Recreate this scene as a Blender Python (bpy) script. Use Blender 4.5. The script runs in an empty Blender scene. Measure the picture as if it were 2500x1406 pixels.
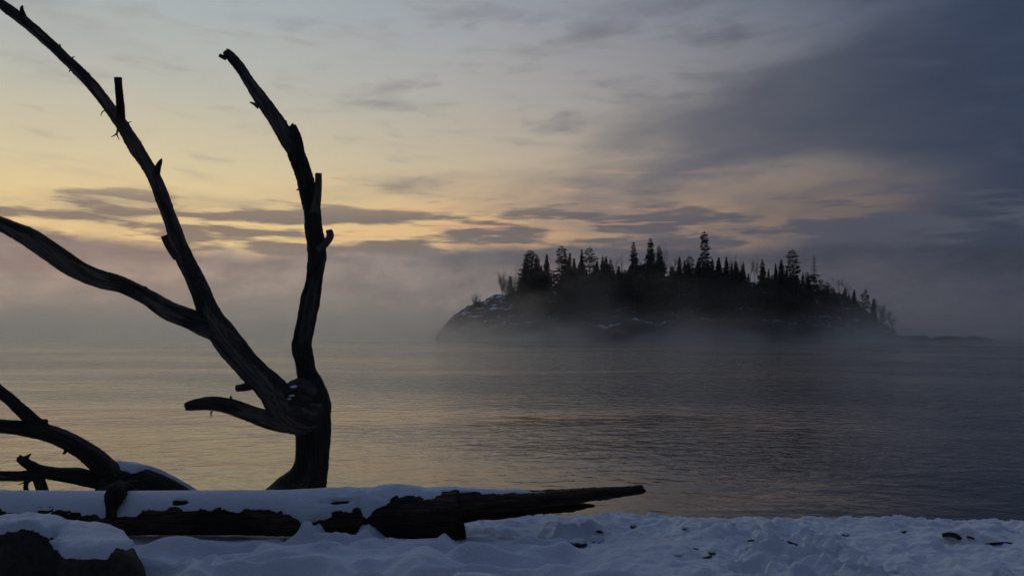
import bpy, math, random
import numpy as np
from mathutils import Vector

# ------------------------------------------------------------------ camera, sky, light
SC = bpy.context.scene
COL = SC.collection
F = 2165.0            # focal length in photograph pixels (2500 wide)
HOR = 803.0           # horizon row in the photograph
EYE = 3.0             # camera height above the lake

cam_d = bpy.data.cameras.new('camera')
cam = bpy.data.objects.new('camera', cam_d)
COL.objects.link(cam)
cam.location = (0, 0, EYE)
cam.rotation_euler = (math.radians(90), 0, 0)
cam_d.sensor_width = 36.0
cam_d.lens = 36.0 * F / 2500.0
cam_d.shift_y = (HOR - 703.0) / 2500.0
cam_d.clip_start = 0.05
cam_d.clip_end = 20000
SC.camera = cam

SC.view_settings.view_transform = 'Standard'
SC.view_settings.look = 'None'
SC.view_settings.exposure = 0.0
SC.view_settings.gamma = 1.0
SC.view_settings.use_curve_mapping = False
SC.render.engine = 'CYCLES'
CY = SC.cycles
CY.use_denoising = True
try:
    CY.denoiser = 'OPENIMAGEDENOISE'
except Exception:
    pass
CY.max_bounces = 8
CY.diffuse_bounces = 2
CY.glossy_bounces = 3
CY.volume_bounces = 4
CY.transparent_max_bounces = 12
CY.adaptive_threshold = 0.035
CY.volume_step_rate = 1.0
CY.volume_max_steps = 128
CY.use_fast_gi = False

def lin(c):
    r = []
    for v in c:
        v = v / 255.0
        r.append(v / 12.92 if v <= 0.04045 else ((v + 0.055) / 1.055) ** 2.4)
    return tuple(r)

class S:
    """a node socket with arithmetic"""
    def __init__(self, tree, sock): self.t, self.s = tree, sock
    def _m(self, op, *others):
        n = self.t.nodes.new('ShaderNodeMath'); n.operation = op
        for i, o in enumerate((self,) + others):
            if isinstance(o, S): self.t.links.new(o.s, n.inputs[i])
            else: n.inputs[i].default_value = float(o)
        return S(self.t, n.outputs[0])
    def __add__(s, o): return s._m('ADD', o)
    __radd__ = __add__
    def __mul__(s, o): return s._m('MULTIPLY', o)
    __rmul__ = __mul__
    def __sub__(s, o): return s._m('SUBTRACT', o)
    def __rsub__(s, o): return (s * -1.0) + o
    def __truediv__(s, o): return s._m('DIVIDE', o)
    def f(s, op, *o): return s._m(op, *o)
    def clamp(s): return s._m('MAXIMUM', 0.0)._m('MINIMUM', 1.0)

def smooth(x, a, b):
    """smoothstep from a to b (a may be greater than b)"""
    n = x.t.nodes.new('ShaderNodeMapRange'); n.interpolation_type = 'SMOOTHSTEP'
    rev = a > b
    if rev: a, b = b, a
    x.t.links.new(x.s, n.inputs[0])
    n.inputs[1].default_value = a; n.inputs[2].default_value = b
    n.inputs[3].default_value = 1.0 if rev else 0.0
    n.inputs[4].default_value = 0.0 if rev else 1.0
    return S(x.t, n.outputs[0])

def xyz(tree, x, y, z):
    n = tree.nodes.new('ShaderNodeCombineXYZ')
    for i, o in enumerate((x, y, z)):
        if isinstance(o, S): tree.links.new(o.s, n.inputs[i])
        else: n.inputs[i].default_value = float(o)
    return S(tree, n.outputs[0])

def noise(tree, vec, scale=1.0, detail=3.0, rough=0.5, dist=0.0, lac=2.0):
    n = tree.nodes.new('ShaderNodeTexNoise')
    if vec is not None: tree.links.new(vec.s, n.inputs['Vector'])
    n.inputs['Scale'].default_value = scale; n.inputs['Detail'].default_value = detail
    n.inputs['Roughness'].default_value = rough; n.inputs['Distortion'].default_value = dist
    n.inputs['Lacunarity'].default_value = lac
    return S(tree, n.outputs[0])

def ramp(tree, fac, stops, lo=0.0, hi=1.0):
    n = tree.nodes.new('ShaderNodeValToRGB')
    el = n.color_ramp.elements
    while len(el) > 1: el.remove(el[-1])
    first = True
    for p, c in stops:
        p = (p - lo) / (hi - lo)
        if first: e = el[0]; e.position = p; first = False
        else: e = el.new(p)
        e.color = (*c, 1.0)
    fac = (fac - lo) / (hi - lo)
    tree.links.new(fac.s, n.inputs[0])
    return S(tree, n.outputs[0])

def mixc(tree, fac, a, b):
    n = tree.nodes.new('ShaderNodeMix'); n.data_type = 'RGBA'
    for inp, o in ((n.inputs[0], fac), (n.inputs[6], a), (n.inputs[7], b)):
        if isinstance(o, S): tree.links.new(o.s, inp)
        elif isinstance(o, (int, float)): inp.default_value = o
        else: inp.default_value = (*o, 1.0)
    return S(tree, n.outputs[2])

# ---- the dusk sky: glow at the horizon over the lake, grey stratus deck, blue dusk elsewhere
SUN_AZ = -25.0        # degrees, left of straight ahead
world = bpy.data.worlds.new('World'); SC.world = world
world.use_nodes = True
wt = world.node_tree; wt.nodes.clear()
tc = wt.nodes.new('ShaderNodeTexCoord')
sp = wt.nodes.new('ShaderNodeSeparateXYZ'); wt.links.new(tc.outputs['Generated'], sp.inputs[0])
dx, dy, dz = (S(wt, sp.outputs[i]) for i in range(3))
u = dx.f('ARCTAN2', dy) * (180 / math.pi)
v = dz.f('MINIMUM', 0.99999).f('MAXIMUM', -0.99999).f('ARCSINE') * (180 / math.pi)
hyp = ((dx * dx + dy * dy).f('SQRT')).f('MAXIMUM', 1e-4)
sx, sy = math.sin(math.radians(SUN_AZ)), math.cos(math.radians(SUN_AZ))
ct = ((dx * sx + dy * sy) / hyp).f('MINIMUM', 0.99999).f('MAXIMUM', -0.99999)
t = ct.f('ARCCOSINE') * (180 / math.pi)
L = lambda *a: lin(a)
ZEN = [(55, L(138,150,168)), (90, L(104,120,149))]
RL = ramp(wt, v, [(-10, L(150,138,128)), (0, L(186,166,138)), (4, L(228,196,138)), (7, L(222,196,144)), (10.5, L(204,192,160)),
                  (14.5, L(181,181,171)), (20, L(162,173,178)), (32, L(150,162,172))] + ZEN, -10, 90)
RM = ramp(wt, v, [(-10, L(120,108,104)), (0, L(158,134,116)), (4, L(216,168,120)), (7, L(210,170,128)), (10.5, L(184,168,148)),
                  (14.5, L(168,163,159)), (20, L(150,153,162)), (32, L(140,146,160))] + ZEN, -10, 90)
RR = ramp(wt, v, [(-10, L(38,44,58)), (0, L(50,58,77)), (6, L(56,65,85)), (12, L(58,69,92)), (20, L(58,72,98)),
                  (32, L(54,67,92)), (55, L(66,82,111)), (90, L(104,120,149))], -10, 90)
clear = mixc(wt, smooth(t, 4, 32), RL, RM)
clear = mixc(wt, smooth(t, 20, 58), clear, RR)
sky = wt.nodes.new('ShaderNodeTexSky'); sky.sky_type = 'NISHITA'; sky.sun_disc = False
sky.sun_elevation = math.radians(2.0); sky.sun_rotation = math.radians(SUN_AZ)
sky.altitude = 180; sky.dust_density = 1.0

# big cloud deck, thicker away from the glow
slant = v - u * 0.07
wob = noise(wt, xyz(wt, u / 20.0, v / 8.0, 5.3), 1.0, 2.0, 0.5)
nC = noise(wt, xyz(wt, (u + wob * 8.0) / 27.0, (slant + wob * 3.0) / 6.5, 4.9), 1.0, 5.0, 0.55)
def gauss(x, c, w): return (((x - c) / w) * ((x - c) / w) * -1.0).f('EXPONENT')
band = gauss(v - u * 0.06, 12.6, 2.9) * smooth(u, -6, 8)         # the dark roll across the deck
gap = gauss(u, 19.0, 7.0) * gauss(v, 9.6, 1.4)                   # a paler opening under it
covC = smooth(nC + smooth(t, 14, 62) * 0.27 + band * 0.20 - gap * 0.22 - smooth(v, 24, 50) * 0.25, 0.555, 0.80)
colC = mixc(wt, smooth(t, 18, 55), L(112,112,120), L(47,57,79))
nC2 = noise(wt, xyz(wt, u / 8.0, slant / 2.6, 9.1), 1.0, 4.0, 0.55)
sky1 = mixc(wt, covC * (nC2 * 0.45 + 0.62).clamp(), clear, colC)
# mottled grey patches breaking off the deck
nM = noise(wt, xyz(wt, u / 7.5 + wob * 0.5, (v - u * 0.05) / 2.1, 41.7), 1.0, 5.0, 0.58)
covM = smooth(nM, 0.50, 0.72) * smooth(v, 7.5, 9.5) * smooth(v, 26, 16) * (smooth(u, -24, 0) * 0.85 + 0.15)
sky1 = mixc(wt, covM * 0.70, sky1, mixc(wt, smooth(t, 20, 52), L(116,114,120), L(56,65,86)))
# thin streaks low over the lake
nB = noise(wt, xyz(wt, u / 7.0 + wob * 0.6, v / 0.95, 3.1), 1.0, 4.0, 0.55)
winB = smooth(v, 10.5, 6.6) * smooth(v, 3.0, 5.0)
covB = smooth(nB + winB * 0.13 - smooth(v, 7.2, 9.5) * 0.10, 0.56, 0.68) * winB
colB = mixc(wt, smooth(t, 8, 48), L(112,106,106), L(72,76,92))
sky2 = mixc(wt, covB * 0.95, sky1, colB)
# faint high wisps
nW = noise(wt, xyz(wt, u / 6.0 + wob, (v + u * 0.08) / 1.3, 13.1), 1.0, 4.0, 0.6)
covW = smooth(nW, 0.52, 0.75) * smooth(v, 8, 10) * smooth(v, 30, 16)
sky2 = mixc(wt, covW * 0.5, sky2, mixc(wt, smooth(t, 10, 50), L(150,150,144), L(70,76,94)))
# a few pink lit shreds
nP = noise(wt, xyz(wt, u / 5.0, v / 0.5, 21.4), 1.0, 2.0, 0.5)
covP = smooth(nP, 0.60, 0.72) * smooth(v, 5.0, 7.0) * smooth(v, 11.0, 8.5) * smooth(t, 4, 14) * smooth(t, 44, 30)
sky3 = mixc(wt, covP * 0.6, sky2, L(206,150,126))
# bank lying on the lake horizon
nA = noise(wt, xyz(wt, u / 9.0, v / 6.0, 7.7), 1.0, 4.0, 0.5)
nA2 = noise(wt, xyz(wt, u / 4.0, v / 1.6, 2.2), 1.0, 4.0, 0.55)
edge = (nA - 0.5) * 2.4 + (nA2 - 0.5) * 1.2 + 5.1
covA = smooth(v - edge, 0.45, -0.55)
colA = mixc(wt, smooth(t, 2, 58), mixc(wt, smooth(nA2, 0.36, 0.64), L(97,98,113), L(146,139,139)), mixc(wt, smooth(nA2, 0.36, 0.64), L(41,49,69), L(55,63,83)))
colA = mixc(wt, smooth(v, 2.6, 4.6) * smooth(nA, 0.30, 0.55) * 0.75, colA, mixc(wt, smooth(t, 6, 52), L(98,99,112), L(44,51,70)))
sky4 = mixc(wt, covA * 0.95, sky3, colA)
# steam billows far out on the lake, below the bank
nE = noise(wt, xyz(wt, u / 3.6, v / 2.6, 31.3), 1.0, 4.0, 0.55)
covE = smooth(v - (nE - 0.5) * 5.0 - (nA - 0.5) * 3.0, 2.6, 0.8)
colE = mixc(wt, smooth(t, 4, 56), mixc(wt, smooth(nE, 0.36, 0.64), L(142,136,136), L(174,164,157)), mixc(wt, nE, L(52,59,77), L(66,72,89)))
sky4 = mixc(wt, covE * 0.85, sky4, colE)
bg = wt.nodes.new('ShaderNodeBackground'); bg.inputs[1].default_value = 1.0
wt.links.new(sky4.s, bg.inputs[0])
bgn = wt.nodes.new('ShaderNodeBackground'); bgn.inputs[1].default_value = 0.05
skyd = mixc(wt, 0.9, S(wt, sky.outputs[0]), (0.0, 0.0, 0.0)); wt.links.new(skyd.s, bgn.inputs[0])
addn = wt.nodes.new('ShaderNodeAddShader')
wt.links.new(bg.outputs[0], addn.inputs[0]); wt.links.new(bgn.outputs[0], addn.inputs[1])
wo = wt.nodes.new('ShaderNodeOutputWorld')
wt.links.new(addn.outputs[0], wo.inputs[0])
world.cycles.sampling_method = 'MANUAL'
world.cycles.sample_map_resolution = 512

sun_d = bpy.data.lights.new('sun', 'SUN')
sun_d.energy = 0.02; sun_d.angle = math.radians(40); sun_d.color = (1.0, 0.82, 0.56)
sun = bpy.data.objects.new('sun', sun_d); COL.objects.link(sun)
_el = math.radians(9.0); _az = math.radians(SUN_AZ)
_to = Vector((math.sin(_az) * math.cos(_el), math.cos(_az) * math.cos(_el), math.sin(_el)))
sun.rotation_euler = _to.to_track_quat('Z', 'Y').to_euler()

# ------------------------------------------------------------------ helpers
def P(px, py, Y):
    """photograph pixel -> world point at depth Y"""
    return np.array([(px - 1250.0) / F * Y, Y, EYE + (HOR - py) / F * Y])

def hash3(i, j, k, seed):
    h = (i * 374761393 + j * 668265263 + k * 2147483647 + seed * 1274126177) & 0xFFFFFFFF
    h = ((h ^ (h >> 13)) * 1274126177) & 0xFFFFFFFF
    h = ((h ^ (h >> 16)) * 2246822519) & 0xFFFFFFFF
    return ((h ^ (h >> 15)) & 0xFFFFFF) / float(0xFFFFFF)

def vnoise(x, y, z, seed=0):
    """value noise 0..1, numpy"""
    if np.ndim(z) == 0:                      # flat slice: four corners do
        x, y = np.broadcast_arrays(np.asarray(x, float), np.asarray(y, float))
        xi, yi = np.floor(x).astype(np.int64), np.floor(y).astype(np.int64)
        fx, fy = x - xi, y - yi
        fx = fx * fx * fx * (fx * (fx * 6 - 15) + 10); fy = fy * fy * fy * (fy * (fy * 6 - 15) + 10)
        k = int(z * 7.31) + 3
        a = hash3(xi, yi, k, seed) * (1 - fx) + hash3(xi + 1, yi, k, seed) * fx
        b = hash3(xi, yi + 1, k, seed) * (1 - fx) + hash3(xi + 1, yi + 1, k, seed) * fx
        return a + (b - a) * fy
    x, y, z = np.broadcast_arrays(np.asarray(x, float), np.asarray(y, float), np.asarray(z, float))
    xi, yi, zi = np.floor(x).astype(np.int64), np.floor(y).astype(np.int64), np.floor(z).astype(np.int64)
    fx, fy, fz = x - xi, y - yi, z - zi
    fx = fx * fx * fx * (fx * (fx * 6 - 15) + 10); fy = fy * fy * fy * (fy * (fy * 6 - 15) + 10); fz = fz * fz * fz * (fz * (fz * 6 - 15) + 10)
    r = 0
    for a in (0, 1):
        wx = fx if a else 1 - fx
        for b in (0, 1):
            wy = fy if b else 1 - fy
            for c in (0, 1):
                wz = fz if c else 1 - fz
                r = r + wx * wy * wz * hash3(xi + a, yi + b, zi + c, seed)
    return r

def fbm(x, y, z, seed=0, oct=4, gain=0.5):
    s, a, tot = 0, 1.0, 0
    for o in range(oct):
        s = s + a * (vnoise(x * 2 ** o + 17.3 * o, y * 2 ** o + 5.1 * o, z * 2 ** o, seed + o) - 0.5)
        tot += a; a *= gain
    return s / tot      # about -0.5..0.5

def sst(x, a, b):
    k = np.clip((np.asarray(x, float) - a) / (b - a), 0, 1)
    return k * k * (3 - 2 * k)

def mesh_obj(name, verts, faces, mat, parent=None, smooth=True, link=True):
    me = bpy.data.meshes.new(name)
    verts = np.asarray(verts, float)
    if isinstance(faces, np.ndarray):
        n, k = faces.shape
        me.vertices.add(len(verts)); me.vertices.foreach_set('co', verts.ravel())
        me.loops.add(n * k); me.loops.foreach_set('vertex_index', faces.astype(np.int32).ravel())
        me.polygons.add(n); me.polygons.foreach_set('loop_start', np.arange(0, n * k, k, dtype=np.int32))
        me.update(calc_edges=True); me.validate()
    else:
        me.from_pydata([tuple(p) for p in verts], [], faces)
        me.update()
    if smooth:
        me.polygons.foreach_set('use_smooth', [True] * len(me.polygons))
    if mat is not None: me.materials.append(mat)
    o = bpy.data.objects.new(name, me)
    if link: COL.objects.link(o)
    if parent is not None: o.parent = parent
    return o

def grid_faces(nr, nc, wrap=False):
    i = np.arange(nr - 1)[:, None]; j = np.arange(nc if wrap else nc - 1)[None, :]
    a = i * nc + j; b = i * nc + (j + 1) % nc
    return np.stack([a, b, b + nc, a + nc], -1).reshape(-1, 4)

def tag(o, label, cat, group=None):
    o['label'] = label; o['category'] = cat
    if group: o['group'] = group
    return o

def thing(name, loc, label, cat, group=None):
    o = bpy.data.objects.new(name, None); COL.objects.link(o)
    o.location = tuple(loc); o.empty_display_size = 0.2
    return tag(o, label, cat, group)

def structure(o, kind='structure'):
    o['kind'] = kind
    return o

# ------------------------------------------------------------------ materials
def new_mat(name):
    m = bpy.data.materials.new(name); m.use_nodes = True
    t_ = m.node_tree
    return m, t_, t_.nodes['Principled BSDF']

def obj_xyz(t_, kind='Object'):
    c = t_.nodes.new('ShaderNodeTexCoord')
    return S(t_, c.outputs[kind])

def geo_pos(t_):
    g = t_.nodes.new('ShaderNodeNewGeometry')
    return S(t_, g.outputs['Position']), S(t_, g.outputs['Normal'])

def split(t_, vec):
    s_ = t_.nodes.new('ShaderNodeSeparateXYZ'); t_.links.new(vec.s, s_.inputs[0])
    return tuple(S(t_, s_.outputs[i]) for i in range(3))

def bump(t_, h, strength, dist, normal=None):
    b = t_.nodes.new('ShaderNodeBump'); b.inputs['Strength'].default_value = strength
    b.inputs['Distance'].default_value = dist
    t_.links.new(h.s, b.inputs['Height'])
    if normal is not None: t_.links.new(normal.s, b.inputs['Normal'])
    return S(t_, b.outputs[0])

def mat_snow():
    m, t_, b = new_mat('snow')
    p, n = geo_pos(t_)
    c = mixc(t_, noise(t_, p, 2.0, 3), (0.80, 0.83, 0.90), (0.86, 0.88, 0.93))
    t_.links.new(c.s, b.inputs['Base Color'])
    b.inputs['Roughness'].default_value = 0.75
    b.inputs['Specular IOR Level'].default_value = 0.15
    h = noise(t_, p, 70.0, 4, 0.7) + noise(t_, p, 16.0, 4, 0.65) * 1.8
    t_.links.new(bump(t_, h, 0.7, 0.018).s, b.inputs['Normal'])
    return m

def mat_bark(name, dark, light, gray, scale=1.0, bare=0.0):
    """weathered bark; long strips where the bark has come off (mesh attribute "strip"), fibres along the limb ("grain")"""
    m, t_, b = new_mat(name)
    p = obj_xyz(t_)
    ag = t_.nodes.new('ShaderNodeAttribute'); ag.attribute_name = 'grain'
    g = S(t_, ag.outputs['Vector'])
    n1 = noise(t_, p, 26.0 * scale, 5, 0.65, 0.6)
    fib = noise(t_, g, 1.0, 5, 0.65, 0.5)
    crack = smooth(noise(t_, g, 0.55, 3, 0.6, 0.8), 0.52, 0.44)
    mix_ = (n1 * 0.45 + fib * 0.75 - 0.1).clamp()
    c = mixc(t_, mix_, dark, light)
    if bare > 0:
        at = t_.nodes.new('ShaderNodeAttribute'); at.attribute_name = 'strip'
        st = S(t_, at.outputs['Fac']) + (n1 - 0.5) * 0.25
        wood = mixc(t_, fib, tuple(q * 0.35 for q in gray), gray)
        c = mixc(t_, smooth(st, 0.62 - bare * 0.35, 0.74 - bare * 0.35), c, wood)
    c = mixc(t_, crack * 0.55, c, tuple(q * 0.5 for q in dark))
    t_.links.new(c.s, b.inputs['Base Color'])
    b.inputs['Roughness'].default_value = 0.85
    b.inputs['Specular IOR Level'].default_value = 0.25
    h = n1 * 0.6 + fib * 1.2 + noise(t_, p, 80.0 * scale, 4, 0.6) * 0.4 - crack * 0.7
    t_.links.new(bump(t_, h, 1.0, 0.016).s, b.inputs['Normal'])
    return m

def mat_plain(name, col, col2, scale=8.0, rough=0.9, bstr=0.5, bdist=0.02):
    m, t_, b = new_mat(name)
    p = obj_xyz(t_)
    n1 = noise(t_, p, scale, 5, 0.6)
    t_.links.new(mixc(t_, n1, col, col2).s, b.inputs['Base Color'])
    b.inputs['Roughness'].default_value = rough
    b.inputs['Specular IOR Level'].default_value = 0.3
    t_.links.new(bump(t_, noise(t_, p, scale * 3, 5, 0.65), bstr, bdist).s, b.inputs['Normal'])
    return m

def mat_water():
    m, t_, b = new_mat('lake_water')
    p, n = geo_pos(t_)
    x, y, z = split(t_, p)
    b.inputs['Base Color'].default_value = (0.006, 0.010, 0.014, 1)
    b.inputs['Roughness'].default_value = 0.06
    b.inputs['IOR'].default_value = 1.333
    big = noise(t_, xyz(t_, x / 60.0, y / 28.0, 0.0), 1.0, 3, 0.5)
    gust = smooth(big + smooth(y, 24.0, 60.0) * 0.12 - 0.05, 0.40, 0.60)
    w1 = noise(t_, xyz(t_, x / 1.5, y / 1.2, 0.3), 1.0, 3, 0.5, 0.5)
    w2 = noise(t_, xyz(t_, x / 0.52, y / 0.45, 4.3), 1.0, 3, 0.55, 0.4)
    w3 = noise(t_, xyz(t_, x / 5.5, y / 3.6, 8.3), 1.0, 2, 0.5, 0.3)
    h = w1 * 0.105 * (gust * 0.9 + 0.42) + w2 * 0.100 * (gust * 1.3 + 0.28) + w3 * 0.10
    t_.links.new(bump(t_, h * (gust * 0.5 + 0.7), 1.0, 1.0).s, b.inputs['Normal'])
    return m

def mat_island():
    m, t_, b = new_mat('island_rock')
    p, n = geo_pos(t_)
    nx, ny, nz = split(t_, n)
    n1 = noise(t_, p, 0.9, 5, 0.65); n2 = noise(t_, p, 0.35, 4, 0.6)
    rock = mixc(t_, n1, (0.035, 0.032, 0.030), (0.11, 0.098, 0.090))
    sn = smooth(nz + (n1 - 0.5) * 0.7 + (n2 - 0.5) * 0.8, 0.84, 1.02)
    t_.links.new(mixc(t_, sn, rock, (0.78, 0.81, 0.88)).s, b.inputs['Base Color'])
    b.inputs['Roughness'].default_value = 0.9
    b.inputs['Specular IOR Level'].default_value = 0.2
    t_.links.new(bump(t_, n1 + noise(t_, p, 3.0, 4, 0.6) * 0.4, 0.9, 0.5).s, b.inputs['Normal'])
    return m

M_SNOW = mat_snow()
M_BARK = mat_bark('dead_bark', (0.022, 0.016, 0.013), (0.13, 0.098, 0.076), (0.30, 0.235, 0.185), 1.0, 0.55)
M_BARK2 = mat_bark('dark_bark', (0.018, 0.014, 0.011), (0.10, 0.078, 0.060), (0.18, 0.145, 0.115), 1.0, 0.2)
M_LOG = mat_bark('log_bark', (0.015, 0.011, 0.008), (0.095, 0.066, 0.046), (0.17, 0.105, 0.065), 0.8, 0.4)
M_WOOD = mat_bark('broken_wood', (0.10, 0.065, 0.040), (0.24, 0.165, 0.11), (0.2, 0.17, 0.14), 1.2, 0.0)
M_STUB = mat_bark('bare_stub', (0.045, 0.026, 0.015), (0.13, 0.078, 0.048), (0.13, 0.08, 0.05), 1.2, 0.0)
M_ROCK = mat_plain('boulder_rock', (0.014, 0.012, 0.009), (0.12, 0.092, 0.064), 18.0, 0.9, 1.0, 0.03)
M_STONE = mat_plain('beach_stone', (0.015, 0.014, 0.014), (0.06, 0.055, 0.05), 20.0, 0.8, 0.6, 0.01)
M_NEEDLE = mat_plain('needles', (0.012, 0.020, 0.012), (0.030, 0.042, 0.022), 2.0, 0.8, 0.0, 0.01)
M_TRUNK = mat_plain('tree_bark', (0.02, 0.016, 0.013), (0.06, 0.05, 0.04), 3.0, 0.9, 0.0, 0.01)
M_BIRCH = mat_plain('bare_twigs', (0.035, 0.028, 0.026), (0.085, 0.072, 0.066), 3.0, 0.9, 0.0, 0.01)
M_SHADE_BLUFF = mat_plain('shade_bluff_dark', (0.012, 0.016, 0.011), (0.05, 0.05, 0.042), 0.35, 0.95, 0.6, 0.4)  # dark cover for the added bluff that shades the snow
M_WATER = mat_water()
M_ISLAND = mat_island()
# ------------------------------------------------------------------ the lake
def build_lake():
    rs = [0.0]
    r = 6.0
    while r < 6000: rs.append(r); r *= 1.12
    rs.append(6000.0)
    na = 96
    V = []
    for r in rs:
        for k in range(na):
            a = 2 * math.pi * k / na
            V.append((r * math.sin(a), r * math.cos(a) + 0.0, 0.0))
    o = mesh_obj('lake', np.array(V), grid_faces(len(rs), na, True), M_WATER)
    return structure(o)
build_lake()

# ------------------------------------------------------------------ the snowy shore
def edge_y(x):
    return 7.46 + 0.24 * (fbm(x * 0.7, 0.3, 2.0, 11, 3)) * 2 + np.clip(-(x + 0.4), 0, 3) * 0.4

def snow_z(x, y):
    x = np.asarray(x, float); y = np.asarray(y, float)
    z = 1.385 + 0.03 * np.sin(x * 0.9 + 0.4) - 0.014 * (y - 6.0)
    # smooth wind-carved drifts left and centre, trampled snow on the right
    rough = sst(x + 0.45 * fbm(x * 1.3, y * 1.3, 0.0, 5, 2) * 2 + (y - 6.2) * 0.75, 0.35, 0.85)
    rough = np.maximum(rough, sst(y, 6.95, 7.15))
    wx = x + 0.30 * fbm(x * 1.1, y * 1.1, 1.0, 31, 2); wy = y + 0.26 * fbm(x * 1.6, y * 1.3, 3.0, 32, 2)
    n = fbm(wx * 1.15 + 0.5 * wy, wy * 3.6, 0.5, 33, 2)
    ridge = 0.5 - np.sqrt(n * n + 0.0016) * 3.4
    ridge = np.where(ridge < -0.1, -0.1 + (ridge + 0.1) * 0.45, ridge)
    n_b = fbm(wx * 2.9 - 0.7 * wy, wy * 5.5, 0.9, 36, 2)
    ridge2 = np.clip(0.5 - np.sqrt(n_b * n_b + 0.0025) * 3.2, -0.3, 0.5)
    drift = 0.32 * ridge + 0.085 * ridge2 + 0.09 * fbm(wx * 0.9, wy * 2.0, 0.7, 34, 2) + 0.010 * fbm(wx * 7, wy * 12, 0.2, 35, 2)
    drift = drift * (0.25 + 0.75 * (1 - sst(y, 6.5, 6.74)))      # levels out at the foot of the log
    n2 = fbm(x * 2.6, y * 3.4, 0.0, 41, 5, 0.62)
    bil = np.abs(fbm(x * 4.5, y * 5.6, 2.0, 42, 4, 0.62))
    lump = 0.24 * n2 + 0.30 * (0.16 - bil) + 0.08 * fbm(x * 1.2, y * 1.5, 6.0, 44, 2)
    pits = sst(vnoise(x * 4.5, y * 6.5, 1.0, 45), 0.66, 0.82)
    foot = sst(vnoise(x * 2.6, y * 3.4, 3.0, 46), 0.70, 0.80)
    clod = sst(vnoise(x * 6.5 + 0.4 * fbm(x * 9, y * 9, 2.0, 53, 2), y * 8.5, 2.0, 54), 0.60, 0.70)
    lump = lump - 0.08 * pits - 0.07 * foot + 0.035 * clod + 0.055 * fbm(x * 11, y * 14, 1.0, 55, 3, 0.6)
    patch = 0.35 + 0.65 * sst(vnoise(x * 0.95 + 3.1, y * 1.7, 5.0, 47), 0.30, 0.55)      # wind-smoothed patches between the lumps
    heap = 0.13 * np.clip(fbm(x * 1.9 + 7.0, y * 2.4, 4.0, 49, 3, 0.55) * 2.2 - 0.18, 0, 1)
    z = z + drift * (1 - rough) + (lump * patch + heap) * rough * (1 - 0.55 * sst(y, 6.9, 7.4)) - 0.03 * sst(x, 0.2, 1.0) * sst(y, 6.6, 7.3)
    # drift thrown up against the log
    wob = 1 + 1.8 * fbm(x * 7, y * 7, 0.0, 48, 3)
    for (px, py, Y, hx, hy, a) in ((770, 1290, 6.74, 0.15, 0.15, 0.17), (840, 1300, 6.68, 0.26, 0.14, 0.07), (905, 1290, 6.74, 0.09, 0.13, 0.15), (660, 1290, 6.75, 0.12, 0.09, 0.05), (965, 1300, 6.70, 0.10, 0.12, 0.06)):
        c = P(px, py, Y)
        z = z + a * wob * np.exp(-((x - c[0]) / hx) ** 2 - ((y - c[1]) / hy) ** 2)
    # heaped lip along the edge, then down to the water
    e = edge_y(x)
    lip = np.exp(-((y - e + 0.12) / 0.20) ** 2)
    z = z + lip * (0.0 + 0.15 * fbm(x * 2.4, 0.4, 0.8, 51, 4, 0.6)) * sst(x, -0.9, 0.3)
    d = np.clip(y - e, 0, None)
    drop = 0.05 * d + 1.55 * sst(d, 0.0, 5.5)
    z = z - drop + 0.08 * fbm(x * 1.1, y * 1.1, 0.0, 52, 3) * sst(d, 0.2, 1.0)
    return z

def build_shore():
    xs = np.concatenate([np.linspace(-300, -14, 16)[:-1], np.linspace(-14, -4.2, 50)[:-1], np.arange(-4.2, 4.6, 0.019), np.linspace(4.6, 14, 48)[1:], np.linspace(14, 300, 16)[1:]])
    ys = np.concatenate([np.linspace(-200, 0, 14)[:-1], np.linspace(0, 5.0, 30)[:-1], np.arange(5.0, 8.1, 0.016), np.linspace(8.1, 16, 60)])
    X, Y = np.meshgrid(xs, ys)
    Z = snow_z(X, Y)
    back = sst(-Y, 2, 14); Z = Z + back * 0.6 - 3.0 * sst(-Y, 18, 30)
    V = np.stack([X, Y, Z], -1).reshape(-1, 3)
    return structure(mesh_obj('snow_shore', V, grid_faces(len(ys), len(xs)), M_SNOW))
build_shore()

def build_shade_bluff():
    """bluff added out of view behind the camera to shade the snow facing it"""
    xs = np.linspace(-260, 260, 170); ys = np.linspace(-120, -12, 60)
    X, Y = np.meshgrid(xs, ys)
    d = -Y - 14 + 6 * fbm(X * 0.03, Y * 0.03, 0.0, 131, 3) * 2
    Z = 1.2 + 17 * sst(d, 0, 26) + 12 * sst(d, 20, 90) + sst(d, 4, 14) * (fbm(X * 0.25, Y * 0.25, 0.0, 132, 4, 0.6) * 9)
    structure(mesh_obj('shade_bluff', np.stack([X, Y, Z], -1).reshape(-1, 3), grid_faces(len(ys), len(xs)), M_SHADE_BLUFF, smooth=False))  # unseen added terrain, blocks low sky light from behind the camera
build_shade_bluff()

# ------------------------------------------------------------------ the island
ISL_Y = 250.0
def _sky_z(px, py): return (px - 1250.0) / F * ISL_Y, EYE + (HOR - py) / F * ISL_Y
PROF = [_sky_z(*p) for p in ((1060, 829), (1072, 806), (1095, 782), (1130, 761), (1180, 735), (1230, 714), (1280, 706), (1340, 702), (1450, 694),
        (1580, 684), (1720, 678), (1860, 682), (1960, 694), (2040, 714), (2095, 738), (2140, 768), (2175, 800), (2205, 822), (2222, 829))]
PXS = np.array([p[0] for p in PROF]); PZS = np.array([p[1] for p in PROF])

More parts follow.
